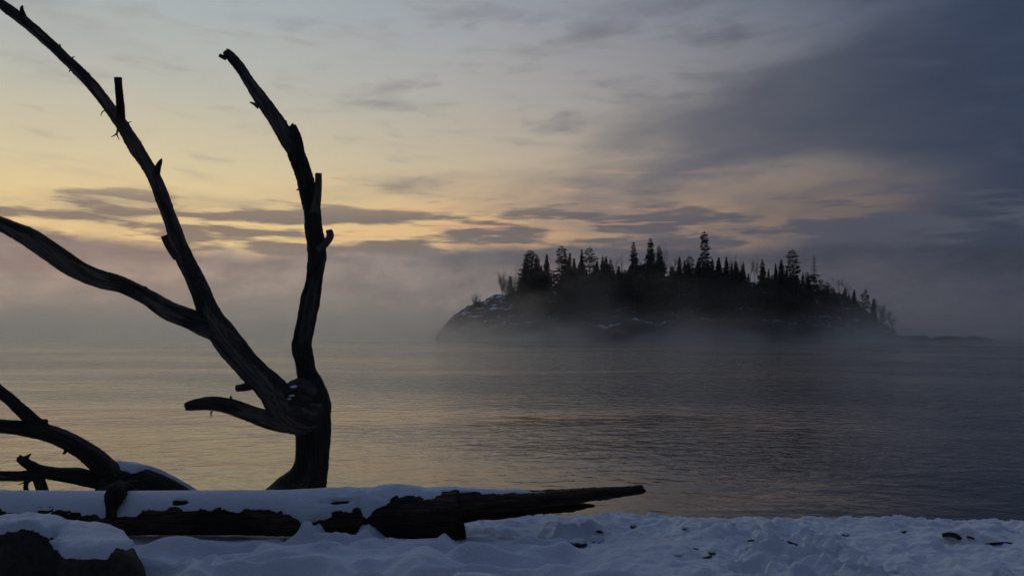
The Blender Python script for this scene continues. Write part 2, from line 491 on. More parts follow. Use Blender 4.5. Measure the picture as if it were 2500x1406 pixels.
def island_z(x, y):
    x = np.asarray(x, float); y = np.asarray(y, float)
    c, a = 45.0, 68.0
    w = np.sqrt(np.clip(1 - ((x - c) / a) ** 2, 0, 1))
    H = np.interp(x, PXS, PZS)
    yf = ISL_Y - 4 - 16 * w + 3.0 * fbm(x * 0.06, 0, 0, 61, 3) * 2     # front shoreline
    yb = ISL_Y + 4 + 30 * w
    tt = (y - yf) / np.maximum(ISL_Y + 3 - yf, 0.5)
    cl = 0.30 * sst(tt, 0.0, 0.10) + 0.18 * sst(tt, 0.16, 0.30) + 0.22 * sst(tt, 0.36, 0.58) + 0.30 * sst(tt, 0.55, 1.0)
    bk = 1 - sst(y, ISL_Y + 8, np.maximum(yb, ISL_Y + 9))
    h = H * cl * bk
    st = fbm(x * 0.16, y * 0.16, 0, 62, 4, 0.55) * 4.2 + fbm(x * 0.5, y * 0.5, 0, 63, 3) * 1.6
    blocky = (np.floor((h + st) / 1.1) + sst((h + st) / 1.1 - np.floor((h + st) / 1.1), 0.55, 1.0)) * 1.1
    h2 = 0.6 * (h + st) + 0.4 * blocky
    k = sst(cl * bk, 0.01, 0.2)
    h2 = h2 * k * sst(H, 0.5, 3.0) + h * (1 - k * sst(H, 0.5, 3.0))
    out = np.where((tt < 0) | (y > yb), -1.2, h2 - 0.25)
    return np.where((x < PXS[0]) | (x > PXS[-1]), -1.2, out)

def build_island():
    xs = np.arange(-26, 116, 0.42); ys = np.arange(224, 288, 0.5)
    X, Y = np.meshgrid(xs, ys)
    Z = island_z(X, Y)
    X = X + fbm(X * 0.4, Y * 0.4, 3, 66, 2) * 0.7; Y = Y + fbm(X * 0.4, Y * 0.4, 9, 67, 2) * 0.7
    V = np.stack([X, Y, Z], -1).reshape(-1, 3)
    structure(mesh_obj('island', V, grid_faces(len(ys), len(xs)), M_ISLAND, smooth=False))
    # low reef running off the island's end towards the shore side
    xs = np.linspace(92, 120, 170); ys = np.linspace(198, 244, 140)
    X, Y = np.meshgrid(xs, ys)
    yc = 236 - (X - 96) * 1.35
    prof = np.exp(-((Y - yc) / 2.6) ** 2) * sst(X, 93, 96) * (1 - sst(X, 112, 119))
    Z = -0.45 + 1.7 * prof + 0.9 * fbm(X * 0.5, Y * 0.5, 0, 68, 4) * sst(prof, 0.1, 0.6)
    structure(mesh_obj('reef', np.stack([X, Y, Z], -1).reshape(-1, 3), grid_faces(len(ys), len(xs)), M_ISLAND, smooth=False))
build_island()

_gx = np.arange(-30, 120, 0.5); _gy = np.arange(226, 290, 0.5)
_GX, _GY = np.meshgrid(_gx, _gy)
_GZ = island_z(_GX, _GY)
def ground_at(x, y):
    i = min(max((x + 30) / 0.5, 0), len(_gx) - 1.01); j = min(max((y - 226) / 0.5, 0), len(_gy) - 1.01)
    i0, j0 = int(i), int(j); fi, fj = i - i0, j - j0
    return float((_GZ[j0, i0] * (1 - fi) + _GZ[j0, i0 + 1] * fi) * (1 - fj) + (_GZ[j0 + 1, i0] * (1 - fi) + _GZ[j0 + 1, i0 + 1] * fi) * fj)
# ------------------------------------------------------------------ island trees
def cone_tube(V, Fc, a, b, ra, rb, n=5):
    a = np.array(a, float); b = np.array(b, float)
    d = b - a; L_ = np.linalg.norm(d); d = d / max(L_, 1e-9)
    up = np.array([0, 0, 1.0]) if abs(d[2]) < 0.9 else np.array([1.0, 0, 0])
    e1 = np.cross(d, up); e1 /= np.linalg.norm(e1); e2 = np.cross(d, e1)
    o = len(V)
    for p, r in ((a, ra), (b, rb)):
        for k in range(n):
            an = 2 * math.pi * k / n
            V.append(p + r * (math.cos(an) * e1 + math.sin(an) * e2))
    for k in range(n):
        Fc.append((o + k, o + (k + 1) % n, o + n + (k + 1) % n, o + n + k))

def conifer_meshes(kind, seed):
    """12 m tall; returns trunk mesh, crown mesh"""
    rnd = random.Random(seed)
    H = 12.0
    V, Fc = [], []
    lean = rnd.uniform(-0.15, 0.15)
    pts = [(lean * math.sin(k * 0.9), 0, H * k / 8.0) for k in range(9)]
    for k in range(8):
        cone_tube(V, Fc, pts[k], pts[k + 1], 0.16 * (1 - k / 8.3) + 0.012, 0.16 * (1 - (k + 1) / 8.3) + 0.012, 6)
    trunk = mesh_obj('trunk', np.array(V), Fc, M_TRUNK, link=False).data
    V, Fc = [], []
    def spray(p, d, ln, wd, droop):
        """a flat kite of needles"""
        d = np.array(d, float); d /= np.linalg.norm(d)
        side = np.cross(d, (0, 0, 1)); side /= max(np.linalg.norm(side), 1e-6)
        side = side * math.cos(rnd.uniform(-0.5, 0.5)) + np.array((0, 0, 1)) * math.sin(rnd.uniform(-0.6, 0.6))
        p = np.array(p, float)
        m_ = p + d * ln * 0.45; e = p + d * ln + np.array((0, 0, -droop * ln))
        o = len(V)
        V.extend([p, m_ + side * wd, e, m_ - side * wd])
        Fc.append((o, o + 1, o + 2, o + 3))
    lv = {'spire': 40, 'spruce': 26, 'pine': 20, 'column': 26, 'sparse': 26, 'broad': 24}[kind]
    z0 = {'spire': 0.05, 'spruce': 0.10, 'pine': 0.22, 'column': 0.10, 'sparse': 0.12, 'broad': 0.12}[kind]
    for i in range(lv):
        tz = z0 + (1 - z0) * ((i + rnd.uniform(-0.2, 0.2)) / lv)
        tz = min(max(tz, z0), 0.985)
        up = 1 - tz
        if kind == 'spire': R = 0.165 * H * up ** 0.8 * rnd.uniform(0.8, 1.15) + 0.06
        elif kind == 'spruce': R = 0.25 * H * up ** 0.75 * rnd.uniform(0.65, 1.2) + 0.10
        elif kind == 'broad': R = 0.31 * H * up ** 0.68 * rnd.uniform(0.6, 1.15) + 0.12
        elif kind == 'pine': R = 0.19 * H * min(1.0, (up * 2.4)) ** 0.6 * rnd.uniform(0.45, 1.15) + 0.15
        elif kind == 'column': R = 0.108 * H * min(1.0, (up * 6)) ** 0.6 * (0.8 + 0.55 * up) * rnd.uniform(0.65, 1.2) + 0.08
        else: R = 0.20 * H * up ** 0.75 * rnd.uniform(0.3, 1.3) + 0.1
        nb = {'spire': 8, 'spruce': 7, 'pine': 6, 'column': 7, 'sparse': 5, 'broad': 8}[kind]
        if kind == 'sparse' and tz > 0.55: nb = 4
        a0 = rnd.uniform(0, 6.28)
        xo = np.interp(tz * 8, range(9), [p[0] for p in pts])
        for b in range(nb):
            an = a0 + 6.283 * b / nb + rnd.uniform(-0.35, 0.35)
            r = R * rnd.uniform(0.55, 1.1)
            tilt = {'spire': -0.28, 'spruce': -0.22 + 0.5 * max(0, tz - 0.6), 'pine': 0.12, 'column': 0.02, 'sparse': -0.12 + 0.3 * (tz - 0.5), 'broad': -0.18 + 0.5 * max(0, tz - 0.6)}[kind] + rnd.uniform(-0.12, 0.12)
            d = np.array((math.cos(an), math.sin(an), tilt))
            base = np.array((xo, 0, tz * H))
            if kind == 'sparse' and tz > 0.5 or kind == 'sparse' and rnd.random() < 0.25:
                cone_tube(V, Fc, base, base + d * r, 0.06, 0.02, 3)     # bare dead bough
                for q in range(6):
                    f = rnd.uniform(0.4, 1.0); s_ = np.array((rnd.uniform(-1, 1), rnd.uniform(-1, 1), rnd.uniform(-0.6, 0.6))) * 0.35
                    cone_tube(V, Fc, base + d * r * f, base + d * r * f + s_, 0.03, 0.010, 3)
                continue
            cone_tube(V, Fc, base, base + d * r * 0.85, 0.03, 0.008, 3)
            ns = 3 if kind == 'spire' else 5
            for q in range(ns):
                f = (q + 0.35) / ns
                if kind in ('pine', 'column') and f < 0.35: continue
                pos = base + d * r * f * 0.88
                ln = (0.30 * r + 0.22) * rnd.uniform(0.8, 1.3)
                wd = ln * rnd.uniform(0.34, 0.55)
                for sgn in (-1, 0, 1):
                    a2 = an + sgn * rnd.uniform(0.4, 0.95)
                    spray(pos, (math.cos(a2), math.sin(a2), tilt + rnd.uniform(-0.25, 0.2) + (0.25 if kind in ('pine', 'column') else 0)), ln, wd, 0.25)
    for q in range(10):     # leader
        an = rnd.uniform(0, 6.28)
        spray((0, 0, H * rnd.uniform(0.94, 0.985)), (math.cos(an) * 0.5, math.sin(an) * 0.5, 1.0), 0.30, 0.07, 0.0)
    crown = mesh_obj('crown', np.array(V), Fc, M_NEEDLE, smooth=False, link=False).data
    return trunk, crown

def bare_meshes(seed, H=9.0, spread=0.5, stems=1):
    rnd = random.Random(seed)
    TV, TF, V, Fc = [], [], [], []
    def grow(p, d, ln, r, depth):
        p = np.array(p, float); d = np.array(d, float)
        for k in range(3):
            e = p + d * ln / 3
            if depth == 0: cone_tube(TV, TF, p, e, r * (1 - 0.2 * k), r * (1 - 0.2 * (k + 1)), 5)
            else: cone_tube(V, Fc, p, e, r * (1 - 0.25 * k), r * (1 - 0.25 * (k + 1)), 3)
            p = e
            d = d + np.array([rnd.gauss(0, 0.10), rnd.gauss(0, 0.10), 0.05]); d /= np.linalg.norm(d)
            if depth < 3 and (k > 0 or depth > 0):
                for b in range(2 if depth == 1 else 3):
                    a = rnd.uniform(0, 6.28)
                    s_ = np.array([math.cos(a), math.sin(a), 0.3]) * spread * rnd.uniform(0.7, 1.3)
                    nd = d + s_; nd /= np.linalg.norm(nd)
                    if depth < 3 or rnd.random() < 0.75:
                        grow(p, nd, ln * rnd.uniform(0.42, 0.62), max(r * 0.45, 0.007), depth + 1)
    for s_ in range(stems):
        a = rnd.uniform(0, 6.28); k = 0.0 if stems == 1 else 0.28
        grow((0, 0, -0.2), (math.cos(a) * k, math.sin(a) * k, 1.0), H * 0.62, 0.10 if stems == 1 else 0.06, 0)
    return (mesh_obj('trunk', np.array(TV), TF, M_BIRCH, link=False).data, mesh_obj('crown', np.array(V), Fc, M_BIRCH, smooth=False, link=False).data, H)

CON = {k: [conifer_meshes(k, 100 + i * 7 + len(k)) for i in range(5)] for k in ('spire', 'spruce', 'pine', 'column', 'sparse', 'broad')}
BARE = [bare_meshes(300 + i, 9.0, 0.48 + 0.06 * i) for i in range(3)]
SHRUB = [bare_meshes(400 + i, 4.0, 0.55, 3) for i in range(2)]
TREE_RND = random.Random(77)

def plant(name, meshes, x, y, base_z, height, ref_h, width, label, cat, group):
    t_ = thing(name, (x, y, base_z), label, cat, group)
    for nm, me in zip(('trunk', 'crown'), meshes[:2]):
        o = bpy.data.objects.new(nm, me); COL.objects.link(o); o.parent = t_
    s_ = height / ref_h
    t_.scale = (s_ * width, s_ * width, s_)
    t_.rotation_euler = (TREE_RND.gauss(0, 0.025), TREE_RND.gauss(0, 0.025), TREE_RND.uniform(0, 6.28))
    return t_

LAB = {
 'spire': ('spire_fir', 'slender spire-shaped fir', 'tree', 'slender spire firs on the island'),
 'spruce': ('spruce_tree', 'ragged layered spruce', 'tree', 'ragged spruces on the island'),
 'broad': ('broad_spruce', 'broad full spruce', 'tree', 'broad spruces on the island'),
 'pine': ('pine_tree', 'bushy-topped pine', 'tree', 'bushy pines on the island'),
 'column': ('columnar_pine', 'narrow columnar pine', 'tree', 'columnar pines on the island'),
 'sparse': ('dying_spruce', 'thin dying spruce', 'tree', 'dying spruces on the island'),
}
def tree_label(what, px, Y, h):
    size = 'tall' if h > 10.5 else ('small' if h < 6.0 else 'mid-sized')
    row = 'low down' if Y < ISL_Y - 3.5 else ('behind the crest' if Y > ISL_Y + 4 else 'on the crest')
    zone = ("above the island's long bare slope" if px < 1345 else "between bare slope and second tallest spruce" if px < 1530 else
            "beside the second tallest spruce" if px < 1640 else "around the tallest columnar pine" if px < 1800 else
            "near the blunt columnar pine" if px < 1965 else "down the steep end past the dying spruce")
    return '%s %s %s %s' % (size, what, row, zone)
# tip pixel, kind, width factor, depth offset from the ridge, own label
TREES = [
 (1246,674,'spire',1.0,-2,'tiny lone fir on the bare rock at the low end of the island'),
 (1289,616,'pine',1.35,0,None), (1299,611,'pine',1.5,2,None), (1311,621,'spruce',1.0,-1,None), (1281,640,'broad',1.0,3,None),
 (1323,648,'spire',1.0,1,None), (1333,620,'spire',1.0,-2,None), (1346,668,'spire',.9,2,None),
 (1371,600,'column',1.6,0,None), (1379,628,'broad',.9,3,None), (1389,617,'spire',1.0,-1,None), (1403,629,'spire',1.0,2,None), (1411,645,'spire',1.0,-2,None),
 (1422,608,'spire',1.1,1,None), (1439,604,'pine',1.3,0,None), (1452,640,'spire',1.1,-2,None), (1461,635,'spire',.9,2,None),
 (1469,624,'spire',.9,0,None), (1476,625,'spire',.9,1,None), (1483,642,'spire',.9,-1,None), (1491,633,'spruce',.8,0,None), (1510,649,'spire',1.1,-1,None),
 (1518,621,'sparse',.35,1,'thin nearly bare snag beside a broad spruce in the island wood'),
 (1549,590,'spruce',1.05,0,None), (1587,581,'spruce',1.25,1,'second tallest spruce on the island, with open layered boughs'),
 (1613,599,'broad',.8,0,None), (1600,640,'broad',.8,-3,None), (1566,640,'broad',.7,-3,None),
 (1638,668,'spire',1.0,-3,None), (1660,626,'spire',1.0,0,None), (1671,635,'spire',1.0,1,None), (1685,625,'pine',1.1,0,None), (1702,629,'spire',1.1,-1,None),
 (1720,565,'column',1.35,0,'tallest tree on the island, a columnar pine high above its neighbours'),
 (1737,632,'spire',1.2,1,None), (1753,628,'spire',1.1,-1,None), (1760,643,'spire',.9,1,None), (1773,626,'spire',1.2,0,None), (1786,646,'spire',1.0,-1,None),
 (1799,637,'spire',1.0,0,None), (1810,629,'sparse',.4,2,None), (1814,637,'spruce',.7,0,None), (1826,666,'spire',1.1,-1,None),
 (1864,631,'spruce',.75,0,None), (1875,655,'spire',.9,-1,None), (1884,672,'spire',1.0,-2,None), (1895,643,'spire',.9,1,None), (1909,633,'spire',1.1,0,None), (1919,651,'spire',.8,-1,None),
 (1939,608,'column',1.4,0,'tall blunt columnar pine standing apart beside a dying spruce on the island'),
 (1960,665,'spruce',.8,1,None), (1970,664,'pine',.9,-1,None),
 (1988,624,'sparse',1.1,0,'tall dying spruce with bare spreading boughs past the columnar pine on the island'),
 (2005,680,'pine',1.2,-2,None), (2021,688,'pine',1.3,0,None), (2035,700,'pine',1.0,1,None),
 (2050,712,'spire',1.0,0,None), (2061,703,'spire',1.1,0,None), (2073,714,'spire',1.0,1,None), (2084,706,'spire',1.4,0,None),
 (2111,705,'pine',.9,-2,'ragged small pine near the steep far end of the island'),
 (2131,728,'spire',.9,-3,None),
]

def build_trees():
    rnd = random.Random(5)
    count = 0
    for (px, py, kind, wf, dy, own) in TREES:
        Y = ISL_Y + dy + rnd.uniform(-1, 1)
        tip = P(px, py, Y)
        zg = max(ground_at(tip[0], Y), 0.5) - 0.3
        h = tip[2] - zg
        name, lab, cat, grp = LAB[kind]
        plant(name, CON[kind][count % 5], tip[0], Y, zg, h / 0.995, 12.0, wf * min(1.15, max(0.75, 10.0 / h)) * (rnd.uniform(0.85, 1.45) if kind == 'spire' else 1.0), own or tree_label(lab, px, Y, h), cat, grp)
        count += 1
    env_x = [1255, 1290, 1340, 1420, 1500, 1560, 1620, 1720, 1800, 1850, 1900, 1960, 2020, 2080, 2135]
    env_y = [690, 645, 655, 648, 654, 640, 646, 640, 644, 690, 660, 664, 694, 716, 748]
    tries = 0
    made = 0
    while made < 215 and tries < 6000:
        tries += 1
        px = rnd.uniform(1262, 2135); Y = rnd.choice([rnd.uniform(236, 250), rnd.uniform(246, 262)])
        x = (px - 1250) / F * Y
        zg = ground_at(x, Y)
        if zg < 5.2 or (Y < ISL_Y - 2 and zg < 7.0): continue
        h = rnd.uniform(4.5, 10.5)
        tipy = HOR - (zg + h - EYE) / Y * F
        if tipy < np.interp(px, env_x, env_y): continue
        if 1838 < px < 1856 and tipy < 715: continue
        kind = rnd.choice(['spire', 'spruce', 'spruce', 'broad', 'pine'])
        name, lab, cat, grp = LAB[kind]
        plant(name, CON[kind][made % 5], x, Y, zg - 0.3, h, 12.0, rnd.uniform(1.0, 1.5), tree_label(lab, px, Y, h), cat, grp)
        made += 1
    for (px, py, Y, w) in ((1625,598,254,.8), (1630,640,250,1.2), (1646,632,253,1.1), (1660,640,256,1.0), (1500,634,254,1.2), (1518,655,248,.9),
                           (1832,634,251,.75), (1842,640,252,.75), (1775,632,256,1.1), (1790,638,255,1.0), (1850,648,253,.7),
                           (2048,682,252,1.3), (2066,694,253,1.1), (1268,655,249,1.2), (1344,660,254,.8)):
        tip = P(px, py, Y); zg = max(ground_at(tip[0], Y), 0.5) - 0.3; h = tip[2] - zg
        plant('bare_birch', BARE[rnd.randrange(3)], tip[0], Y, zg, h, 9.0, w * 8.0 / h, tree_label('leafless birch', px, Y, h), 'tree', 'bare birches on the island')
    for (px, py, Y) in ((1230,680,248), (1240,690,247), (1160,728,248), (2143,745,246), (2155,752,247), (2168,765,246), (2150,770,244), (2178,782,245), (1275,690,244)):
        tip = P(px, py, Y); zg = max(ground_at(tip[0], Y), 0.3) - 0.2; h = max(tip[2] - zg, 1.6)
        plant('bare_shrub', SHRUB[rnd.randrange(2)], tip[0], Y, zg, h, 3.4, 0.8, 'small leafless shrub on the ' + ('long bare rock slope' if px < 1400 else 'steep far end') + ' of the island', 'shrub', 'bare shrubs on the island')
build_trees()

def build_brush():
    """leafless undergrowth on the island's slope: too dense to count"""
    rnd = random.Random(9)
    V, Fc = [], []
    n = 0
    while n < 2600:
        px = rnd.uniform(1280, 2120); Y = rnd.uniform(233, 249); x = (px - 1250) / F * Y
        zg = ground_at(x, Y)
        if zg < 4.5: continue
        n += 1
        for k in range(4):
            a = rnd.uniform(0, 6.28); h = rnd.uniform(0.8, 2.6)
            e = np.array((x + math.cos(a) * h * 0.4, Y + math.sin(a) * h * 0.4, zg + h))
            cone_tube(V, Fc, (x, Y, zg - 0.3), e, 0.03, 0.008, 3)
            e2 = e + np.array((rnd.uniform(-.5, .5), rnd.uniform(-.5, .5), rnd.uniform(-0.2, .5)))
            cone_tube(V, Fc, (np.array((x, Y, zg)) + e) / 2, e2, 0.015, 0.006, 3)
    structure(mesh_obj('undergrowth', np.array(V), np.array(Fc), M_BIRCH, smooth=False), 'stuff')
build_brush()
# ------------------------------------------------------------------ driftwood on the shore
def catmull(pts, step):
    pts = np.asarray(pts, float)
    ext = np.vstack([2 * pts[0] - pts[1], pts, 2 * pts[-1] - pts[-2]])
    out = []
    for i in range(1, len(ext) - 2):
        p0, p1, p2, p3 = ext[i - 1], ext[i], ext[i + 1], ext[i + 2]
        n = max(2, int(np.linalg.norm(p2[:3] - p1[:3]) / step))
        for k in range(n):
            t_ = k / n
            out.append(0.5 * ((2 * p1) + (-p0 + p2) * t_ + (2 * p0 - 5 * p1 + 4 * p2 - p3) * t_ ** 2 + (-p0 + 3 * p1 - 3 * p2 + p3) * t_ ** 3))
    out.append(ext[-2])
    return np.array(out)

def px_path(pts, Yd):
    """pixel points (px, py, half width px[, Y]) -> xyz radius"""
    r = []
    for p in pts:
        Y = p[3] if len(p) > 3 else Yd
        c = P(p[0], p[1], Y)
        r.append((c[0], c[1], c[2], p[2] / F * Y))
    return np.array(r)

def tube(name, path, mat, parent=None, seed=0, step=0.012, nseg=36, rough=0.10, ridge=0.004, knob=0.0, cap_mat=None, cap_len=0.0, cap_start=False, squash=1.0, shear=0.0):
    c = catmull(path, step)
    pos, rad = c[:, :3], np.maximum(c[:, 3], 0.0015)
    n = len(pos)
    tan = np.gradient(pos, axis=0); tan /= np.linalg.norm(tan, axis=1)[:, None]
    e = np.cross(tan[0], (0, 1, 0.2)); e /= np.linalg.norm(e)
    E1, E2 = [], []
    for k in range(n):
        e = e - tan[k] * np.dot(e, tan[k]); e /= np.linalg.norm(e)
        E1.append(e); E2.append(np.cross(tan[k], e))
    E1, E2 = np.array(E1), np.array(E2)
    s_ = np.concatenate([[0], np.cumsum(np.linalg.norm(np.diff(pos, axis=0), axis=1))])
    th = np.linspace(0, 2 * math.pi, nseg, endpoint=False)
    S_, TH = np.meshgrid(s_, th, indexing='ij')
    R = rad[:, None] * np.ones_like(TH)
    cx, cy = np.cos(TH), np.sin(TH)
    low = fbm(S_ * 5 + seed, cx * 0.9, cy * 0.9, 71 + seed, 3)
    fib = fbm(S_ * 7, cx * R * 55 + seed, cy * R * 55, 72 + seed, 3, 0.6)
    fine = fbm(S_ * 45, cx * R * 70, cy * R * 70, 73 + seed, 3, 0.6)
    R2 = R * (1 + rough * 2 * low) + ridge * 2.2 * fib + ridge * 1.6 * fine
    if knob > 0:
        kn = sst(vnoise(S_ * 3.1, cx * 1.3 + seed, cy * 1.3, 74 + seed), 0.72, 0.95)
        R2 = R2 + knob * kn
    R2 = np.maximum(R2, 0.001)
    D = (E1[:, None, :] * cx[..., None] + E2[:, None, :] * cy[..., None] * squash)
    Vt = pos[:, None, :] + D * R2[..., None]
    if cap_len > 0:                      # jagged break at the far end
        jag = cap_len * (fbm(cx[-1] * 2.2 + seed, cy[-1] * 2.2, 3.0, 75 + seed, 3, 0.6) * 2)
        if shear: jag = jag + shear * sst(D[-1][:, 2], -0.15, 0.9)
        nb = max(2, int(0.06 / step))
        for q in range(nb): Vt[-1 - q] += tan[-1] * (jag * (1 - q / nb))[:, None]
    Vl = list(Vt.reshape(-1, 3))
    Fq = grid_faces(n, nseg, True)
    Fl = [tuple(f) for f in Fq[:, ::-1]]
    mi = [0] * len(Fl)
    def cap(ring, centre, inner, flip):
        o = len(Vl)
        base = ring * nseg
        cen = pos[ring]
        for k in range(nseg):
            p = cen + (Vt[ring, k] - cen) * 0.55 + tan[ring] * inner * (vnoise(k * 0.9, seed, 2.0, 76) - 0.5)
            Vl.append(p)
        Vl.append(cen + tan[ring] * inner * 0.2)
        for k in range(nseg):
            k2 = (k + 1) % nseg
            q = (base + k, base + k2, o + k2, o + k); t3 = (o + k, o + k2, o + nseg)
            Fl.append(q if flip else q[::-1]); Fl.append(t3 if flip else t3[::-1]); mi.extend([1, 1])
    cap(n - 1, pos[-1], max(cap_len, rad[-1] * 0.3), False)
    if cap_start: cap(0, pos[0], rad[0] * 0.3, True)
    o = mesh_obj(name, np.array(Vl), Fl, mat, parent)
    o.data.materials.append(cap_mat or mat)
    o.data.polygons.foreach_set('material_index', mi)
    strip = 0.5 + 1.1 * fbm(S_ * 1.6 + seed * 3.7, cx * 0.8, cy * 0.8, 77 + seed, 3, 0.5)
    full = np.full(len(Vl), 0.9); full[:strip.size] = strip.ravel()
    gr = np.zeros((len(Vl), 3)); gr[:S_.size] = np.stack([S_ * 5.0 + seed, cx * R * 130, cy * R * 130], -1).reshape(-1, 3)
    ex = np.array(Vl[S_.size:]) if len(Vl) > S_.size else np.zeros((0, 3)); gr[S_.size:] = ex * 60
    o.data.attributes.new('grain', 'FLOAT_VECTOR', 'POINT').data.foreach_set('vector', gr.astype(np.float32).ravel())
    o.data.attributes.new('strip', 'FLOAT', 'POINT').data.foreach_set('value', full.astype(np.float32))
    return o, dict(pos=pos, rad=rad, tan=tan, R=R2, D=D, s=s_)

def local(o, root):
    """put a mesh built in world space under a root that stands at its base"""
    me = o.data
    co = np.empty(len(me.vertices) * 3); me.vertices.foreach_get('co', co)
    co = co.reshape(-1, 3) - np.array(root.location)
    me.vertices.foreach_set('co', co.ravel()); me.update()
    o.parent = root
    return o

def limb(root, name, pts, Y, mat=None, label=None, on=None, **kw):
    o, _ = tube(name, px_path(pts, Y), mat or M_BARK, **kw)
    local(o, root)
    if on is not None: o.parent = on         # a stub belongs to the limb it grows from
    if label: o['label'] = label
    return o

def spurs(root, on, info_pts, Y, n, seed):
    """short broken twigs and curls of bark sticking out along a limb"""
    c = catmull(px_path(info_pts, Y), 0.02)
    rnd = random.Random(seed)
    for k in range(n):
        i = rnd.randrange(6, len(c) - 6)
        t_ = c[i + 3, :3] - c[i - 3, :3]; t_ /= np.linalg.norm(t_)
        d = np.cross(t_, (0, 1, 0)) * rnd.choice((-1, 1)) + np.array((0, rnd.uniform(-0.8, 0.4), 0)); d /= np.linalg.norm(d)
        ln = rnd.uniform(0.006, 0.024); r0 = rnd.uniform(0.006, 0.014)
        p0 = c[i, :3] + d * c[i, 3] * 0.8
        dd = d + t_ * rnd.uniform(-0.9, 0.9)
        pts = [p0, p0 + dd * (ln * 0.5 + c[i, 3] * 0.25), p0 + dd * (ln + c[i, 3] * 0.25) + np.array((0, 0, rnd.uniform(-0.012, 0.012)))]
        path = np.array([list(p) + [r] for p, r in zip(pts, (r0 * 1.5, r0, r0 * 0.6))])
        o, _ = tube('twig_spur', path, M_BARK2, seed=200 + seed + k, step=0.006, nseg=7, rough=0.15, ridge=0.0)
        local(o, root); o.parent = on

def build_dead_tree():
    root = thing('dead_tree', (P(735, 1238, 8.1)[0], 8.1, 1.36), 'tall bare dead driftwood tree with broken forked limbs standing behind the snowy log', 'dead tree')
    W = M_WOOD
    trunk = limb(root, 'trunk', [(672,1300,90),(690,1262,80),(716,1220,66),(740,1188,56),(755,1155,44),(762,1120,41),(765,1060,42),(766,1010,41),(766,975,37),(758,935,29),(748,905,23),
        (744,880,23),(737,850,24),(740,825,23),(746,795,23),(751,765,22),(757,735,22),(764,700,20),(770,660,20),(774,625,22),(771,590,22),(766,555,20),(764,520,20),(757,485,20),(746,440,20),(732,400,21),(722,372,21)], 8.1,
        mat=M_BARK2, seed=1, rough=0.055, ridge=0.008, knob=0.008, nseg=64)
    limb_a = limb(root, 'limb', [(733,410,17),(722,375,18,8.1),(703,345,17,8.12),(680,303,18,8.15),(651,262,17,8.2),(634,238,16,8.22),(610,202,13,8.25),(583,162,13,8.3),(560,135,11,8.3),(552,127,9,8.3)], 8.1,
        seed=2, rough=0.06, ridge=0.006, knob=0.005, cap_mat=W, cap_len=0.02)
    limb(root, 'stub', [(730,400,15),(729,370,14),(724,340,13),(717,318,11),(714,308,10)], 8.02, on=trunk, mat=M_BARK2, seed=3, cap_mat=W, cap_len=0.035, label='splintered upright stub with pale torn wood')
    limb(root, 'stub', [(768,520,12),(775,480,10),(777,450,9),(777,424,8)], 8.0, on=trunk, mat=M_WOOD, seed=4, ridge=0.002, cap_mat=W, cap_len=0.01, label='bare orange-brown upright stub')
    limb(root, 'stub', [(776,610,12),(790,598,10),(801,586,9),(806,575,9),(803,562,8)], 8.02, on=trunk, seed=5, ridge=0.002, cap_mat=W, cap_len=0.004, label='short curved stub')
    limb_b = limb(root, 'limb', [(770,1012,46,8.1),(735,1012,50,8.02),(703,997,48,7.95),(680,970,40,7.92),(652,938,34,7.9),(612,900,31,7.88),(581,863,32,7.86),(550,825,33,7.85),(523,790,31,7.85),(505,752,25,7.86),(490,712,23,7.9),(468,665,21,7.95),
        (443,612,20,8.0),(425,560,18,8.05),(409,517,16,8.1),(395,478,17,8.15),(378,437,16,8.2),(360,405,15,8.25),(335,366,16,8.3),(303,314,15,8.35),(272,270,14,8.4),(238,225,14,8.45),(202,184,13,8.5),(147,131,12.5,8.55),(99,86,12.5,8.6),(52,46,12.5,8.65),(8,14,12,8.7),(-60,-34,11,8.75)], 8.0,
        seed=6, rough=0.06, ridge=0.006, knob=0.006, nseg=52, label='long leaning limb rising to the left')
    branch_a = limb(root, 'branch', [(545,812,28,7.86),(505,797,27,7.82),(462,778,24,7.78),(412,758,23,7.7),(362,727,20,7.62),(300,697,20,7.52),(248,683,22,7.45),(205,666,23,7.38),(158,639,25,7.3),(85,588,24,7.2),(30,560,20,7.1),(0,546,18,7.05),(-90,512,17,6.95)], 7.8,
        seed=7, rough=0.06, ridge=0.0045, knob=0.004, nseg=48, label='smooth sweeping branch stripped of bark')
    limb_e = limb(root, 'branch', [(740,1018,40,8.02),(700,1026,30,7.94),(660,1024,24,7.86),(612,1009,20,7.76),(565,993,19,7.66),(522,985,17,7.58),(484,987,14.5,7.5),(462,991,12,7.46),(453,993,9,7.44)], 7.9,
        seed=8, rough=0.05, ridge=0.003, cap_mat=M_BARK2, cap_len=0.008, label='short blunt branch with a sawn-looking end')
    limb(root, 'stub', [(296,290,10,8.3),(294,262,10,8.25),(291,230,9,8.22),(288,190,9,8.2)], 8.3, on=limb_b, mat=M_BARK2, seed=9, ridge=0.002, cap_len=0.006)
    limb(root, 'stub', [(380,425,10,8.2),(386,408,7,8.15),(391,396,5,8.12),(395,388,1.6,8.1)], 8.2, on=limb_b, seed=10, ridge=0.002)
    limb(root, 'stub', [(434,625,13,7.97),(418,605,11,7.9),(408,588,10,7.85),(402,576,9,7.83)], 7.9, on=limb_b, seed=11, ridge=0.002, cap_mat=W, cap_len=0.004)
    limb(root, 'stub', [(60,52,11,8.62),(55,34,7,8.6),(53,20,4,8.6),(56,14,1.2,8.6)], 8.6, on=limb_b, seed=12, ridge=0.002)
    limb(root, 'stub', [(612,940,12,7.88),(592,946,9,7.82),(578,948,8,7.78)], 7.9, on=limb_b, seed=13, ridge=0.002, cap_mat=W, cap_len=0.004)
    limb(root, 'stub', [(552,142,6,8.28),(543,139,5,8.26),(535,135,4,8.25)], 8.3, on=limb_a, seed=14, ridge=0.001)
